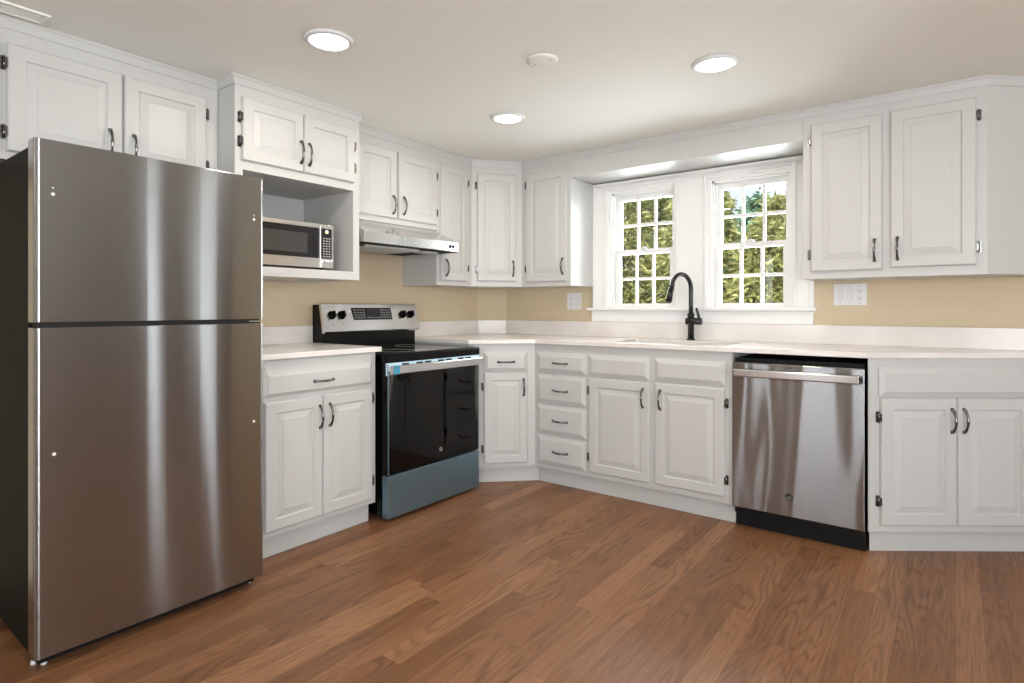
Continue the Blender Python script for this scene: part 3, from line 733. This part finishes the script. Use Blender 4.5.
# ------------------------------------------------------------------ dishwasher
DW = .594
t = thing('dishwasher', 'stainless built-in dishwasher between the sink cabinet and the end cabinet', 'dishwasher', (-.9225, 3.105, 0), 0)
obj('tub', B((.006, DW-.006, .048, .58, .10, .875)), 'black_matte', t)
bm = bmesh.new(); zt, z0_ = .856, .107
prof_ = [(0.006, z0_), (.0, z0_+.004), (-.0005, .50), (.0, .80), (.001, zt-.004), (.005, zt), (.046, zt), (.046, z0_)]
prism(bm, prof_, 0.002, DW-.002, 'x'); d = obj('door', bm, 'stainless_dish', t, .002)
bm = bmesh.new()
ZH = .808
pr = [(-.046, ZH-.018), (-.042, ZH-.022), (-.034, ZH-.020), (-.030, ZH-.012), (-.030, ZH+.012), (-.036, ZH+.016), (-.043, ZH+.017), (-.047, ZH+.012)]
prism(bm, pr, .020, DW-.018, 'x'); box(bm, .030, .050, -.036, .0, ZH-.012, ZH+.008); box(bm, DW-.048, DW-.028, -.036, .0, ZH-.012, ZH+.008)
obj('handle', bm, 'stainless_plain', d, .002)
obj('handle_end', B((DW-.0178, DW-.014, -.046, -.032, ZH-.019, ZH+.014)), 'black_matte', d)
bm = bmesh.new(); cyl(bm, (DW*.47, -.003, .205), (DW*.47, -.003, .2051), .001)
bm.free()
badge(d, (DW*.46, -.0005, .205), .019, 'badge_dark', 'x'); badge_letters(d, (DW*.46, -.0008, .205), .019, 'badge_grey')
obj('status_light', B((DW*.47-.012, DW*.47+.012, -.0015, .0005, .838, .842)), 'ink', d)
obj('toe_panel', B([(.004, DW-.004, .060, .075, .0, .085), (.004, DW-.004, .035, .055, .070, .104)]), 'black_matte', t, .002)

# ------------------------------------------------------------------ wall plates
def plate(label, name, cat, x0, x1, z0, z1, gangs):
    t = thing(name, label, cat, ((x0+x1)/2, YW-.0005, z0)); w_ = x1-x0; h = z1-z0
    pl = obj('cover_plate', B((-w_/2, w_/2, -.006, 0, 0, h)), 'grey_plate', t, .002)
    n = len(gangs)
    for i, g_ in enumerate(gangs):
        cx = (i-(n-1)/2)*w_/n*.86
        if g_ == 's':
            obj('rocker_switch', P([(-.0065, h/2-.033), (-.010, h/2-.033), (-.0075, h/2), (-.010, h/2+.033), (-.0065, h/2+.033)], cx-.016, cx+.016, 'x'), 'white_plastic', t, .001)
        else:
            for s in (-1, 1):
                o = obj('receptacle', P([(cx+.017*math.cos(a*PI/8), h/2+s*.020+min(.0135, max(-.0135, .017*math.sin(a*PI/8)))) for a in range(16)], -.008, -.0062, 'y'), 'white_plastic', t)
                obj('slots', B([(cx-.0075, cx-.0055, -.0086, -.0081, h/2+s*.020, h/2+s*.020+.007), (cx+.0055, cx+.0075, -.0086, -.0081, h/2+s*.020, h/2+s*.020+.007), (cx-.0025, cx+.0025, -.0086, -.0081, h/2+s*.020-.010, h/2+s*.020-.005)]), 'ink', o)
        for s in (-1, 1):
            bm = bmesh.new(); cyl(bm, (cx, -.006, h/2+s*.048), (cx, -.0068, h/2+s*.048), .003, n=10); obj('screw', bm, 'legend_grey', t)
plate('two-gang white outlet and switch plate left of the windows', 'wall_outlet', 'outlet', -2.314, -2.194, 1.124, 1.246, 'os')
plate('three-gang white plate with two rocker switches and an outlet right of the windows', 'switch_plate', 'outlet', -.548, -.386, 1.150, 1.270, 'sso')

# ------------------------------------------------------------------ ceiling
for lab, x, y in (('lit round recessed ceiling light nearest the refrigerator', -1.963, 1.396), ('lit round recessed ceiling light nearest the room corner', -1.972, 2.562), ('lit round recessed ceiling light in front of the right sink window', -.825, 2.536)):
    t = thing('ceiling_light', lab, 'ceiling light', (x, y, CE-.012), 0, 'recessed ceiling lights')
    bm = bmesh.new(); lathe(bm, [(.074, .004), (.078, .0), (.090, .004), (.097, .0115), (.074, .0115), (.074, .004)], 48); obj('trim_ring', bm, 'white_plastic', t)
    bm = bmesh.new(); lathe(bm, [(0, .004), (.0735, .004), (.0735, .0112), (0, .0112)], 48); obj('lens', bm, 'lamp_lens', t)
    l = bpy.data.lights.new('lamp', 'AREA'); l.shape = 'DISK'; l.size = .14; l.energy = 5.0; l.color = (1, .90, .78)
    lo_ = bpy.data.objects.new('lamp', l); C.objects.link(lo_); lo_.parent = t; lo_.location = (0, 0, .001)
t = thing('ceiling_cover_plate', 'round unlit blank cover plate in the middle of the ceiling', 'cover plate', (-1.398, 2.057, CE-.010))
bm = bmesh.new(); lathe(bm, [(0, .0), (.055, .0), (.066, .004), (.068, .0095), (0, .0095)], 40); obj('disc', bm, 'ceiling_paint', t)
for s in (-1, 1):
    bm = bmesh.new(); cyl(bm, (s*.04, .0, .0), (s*.04, 0, -.001), .004, n=10); obj('screw', bm, 'legend_grey', t)
t = thing('ceiling_vent', 'rectangular ceiling air register above the refrigerator cabinet', 'vent', (-2.645, .52, CE-.008))
obj('frame', holed(rect(-.048, .048, -.16, .155), [rect(-.034, .034, -.145, .140)], 0, .0075, 'z'), 'ceiling_paint', t, .002)
obj('louvres', B([(-.033+.011*i, -.027+.011*i, -.144, .139, .002, .0075) for i in range(6)]), 'ceiling_paint', t)

# ------------------------------------------------------------------ outdoors
struct(obj('ground_outside', B(-14, 12, YW+.2, 26, -.35, -.30), 'lawn'))
def shrub(name, label, cat, x, y, h, r, n, leaf, ll, lw, seed, group=None, trunk=.0):
    rnd = random.Random(seed)
    t = thing(name, label, cat, (x, y, -.30), 0, group)
    bm = bmesh.new()
    nb = 9
    tips = []
    for i in range(nb):
        a = 2*PI*i/nb+rnd.uniform(-.3, .3); rr = r*rnd.uniform(.3, .8); hh = h*rnd.uniform(.7, .97)
        p = [(0.04*math.cos(a), .04*math.sin(a), 0), (rr*.25*math.cos(a), rr*.25*math.sin(a), hh*.4), (rr*.65*math.cos(a), rr*.65*math.sin(a), hh*.75), (rr*math.cos(a), rr*math.sin(a), hh)]
        tube(bm, p, [.03, .022, .014, .004], 6)
    obj('branches', bm, 'bark', t)
    bm = bmesh.new()
    # clumps of leaves drooping around spray centres
    nc = n//14
    for c_ in range(nc):
        a = rnd.uniform(0, 2*PI); zz = rnd.uniform(trunk, 1)**.85; prof = math.sin(PI*min(1, (zz*.80+.20)))**.45
        if zz > .85: prof *= max(.15, (1-zz)/.15+.15)
        rr = r*prof*math.sqrt(rnd.uniform(.25, 1)); cx, cy, cz = rr*math.cos(a), rr*math.sin(a), h*zz
        d0 = Vector((math.cos(a), math.sin(a), rnd.uniform(-.2, .9))).normalized()
        for k_ in range(14):
            s = Vector((rnd.gauss(0, 1), rnd.gauss(0, 1), rnd.gauss(0, 1)))*.045
            d = (d0+Vector((rnd.gauss(0, .7), rnd.gauss(0, .7), rnd.gauss(-.2, .5)))).normalized()
            q = Vector((cx, cy, cz))+s; side = d.cross(Vector((rnd.gauss(0, 1), rnd.gauss(0, 1), rnd.gauss(0, 1)))).normalized()
            L_ = ll*rnd.uniform(.6, 1.3); W_ = lw*rnd.uniform(.7, 1.3); dr_ = Vector((0, 0, -L_*.25))
            v = [bm.verts.new(z) for z in (q, q+d*L_*.45+side*W_*.5, q+d*L_+dr_, q+d*L_*.45-side*W_*.5)]
            bm.faces.new((v[0], v[1], v[2])); bm.faces.new((v[0], v[2], v[3]))
    obj('foliage', bm, leaf, t)
    return t
for i, (x, y, h) in enumerate([(-4.9+.82*k, (6.5 if k % 2 else 6.62), h) for k, h in enumerate((3.2, 3.3, 3.4, 2.75, 2.32, 2.38, 2.5, 2.6))]):
    shrub('shrub', 'yellow-green leafy shrub in the hedge seen through the sink windows', 'shrub', x, y, h, .36, 8000, 'hedge_leaf', .10, .028, 100+i, 'hedge shrubs outside the windows')
for i, (x, y, h) in enumerate([(-5.2+.86*k, 7.75, h) for k, h in enumerate((3.7, 3.8, 3.7, 3.3, 2.75, 2.6, 2.9))]):
    shrub('shrub', 'yellow-green leafy shrub in the hedge seen through the sink windows', 'shrub', x, y, h, .38, 8000, 'hedge_leaf', .12, .034, 150+i, 'hedge shrubs outside the windows')
for i, (x, y, h) in enumerate([(-6.4, 11, 4.2), (-4.6, 11.0, 4.0), (-2.75, 10.8, 3.35), (-1.0, 11.0, 3.5)]):
    shrub('tree', 'pale green tree behind the hedge seen in the upper window panes', 'tree', x, y, h, .84, 6500, 'tree_leaf', .16, .06, 200+i, 'trees behind the hedge', .15)
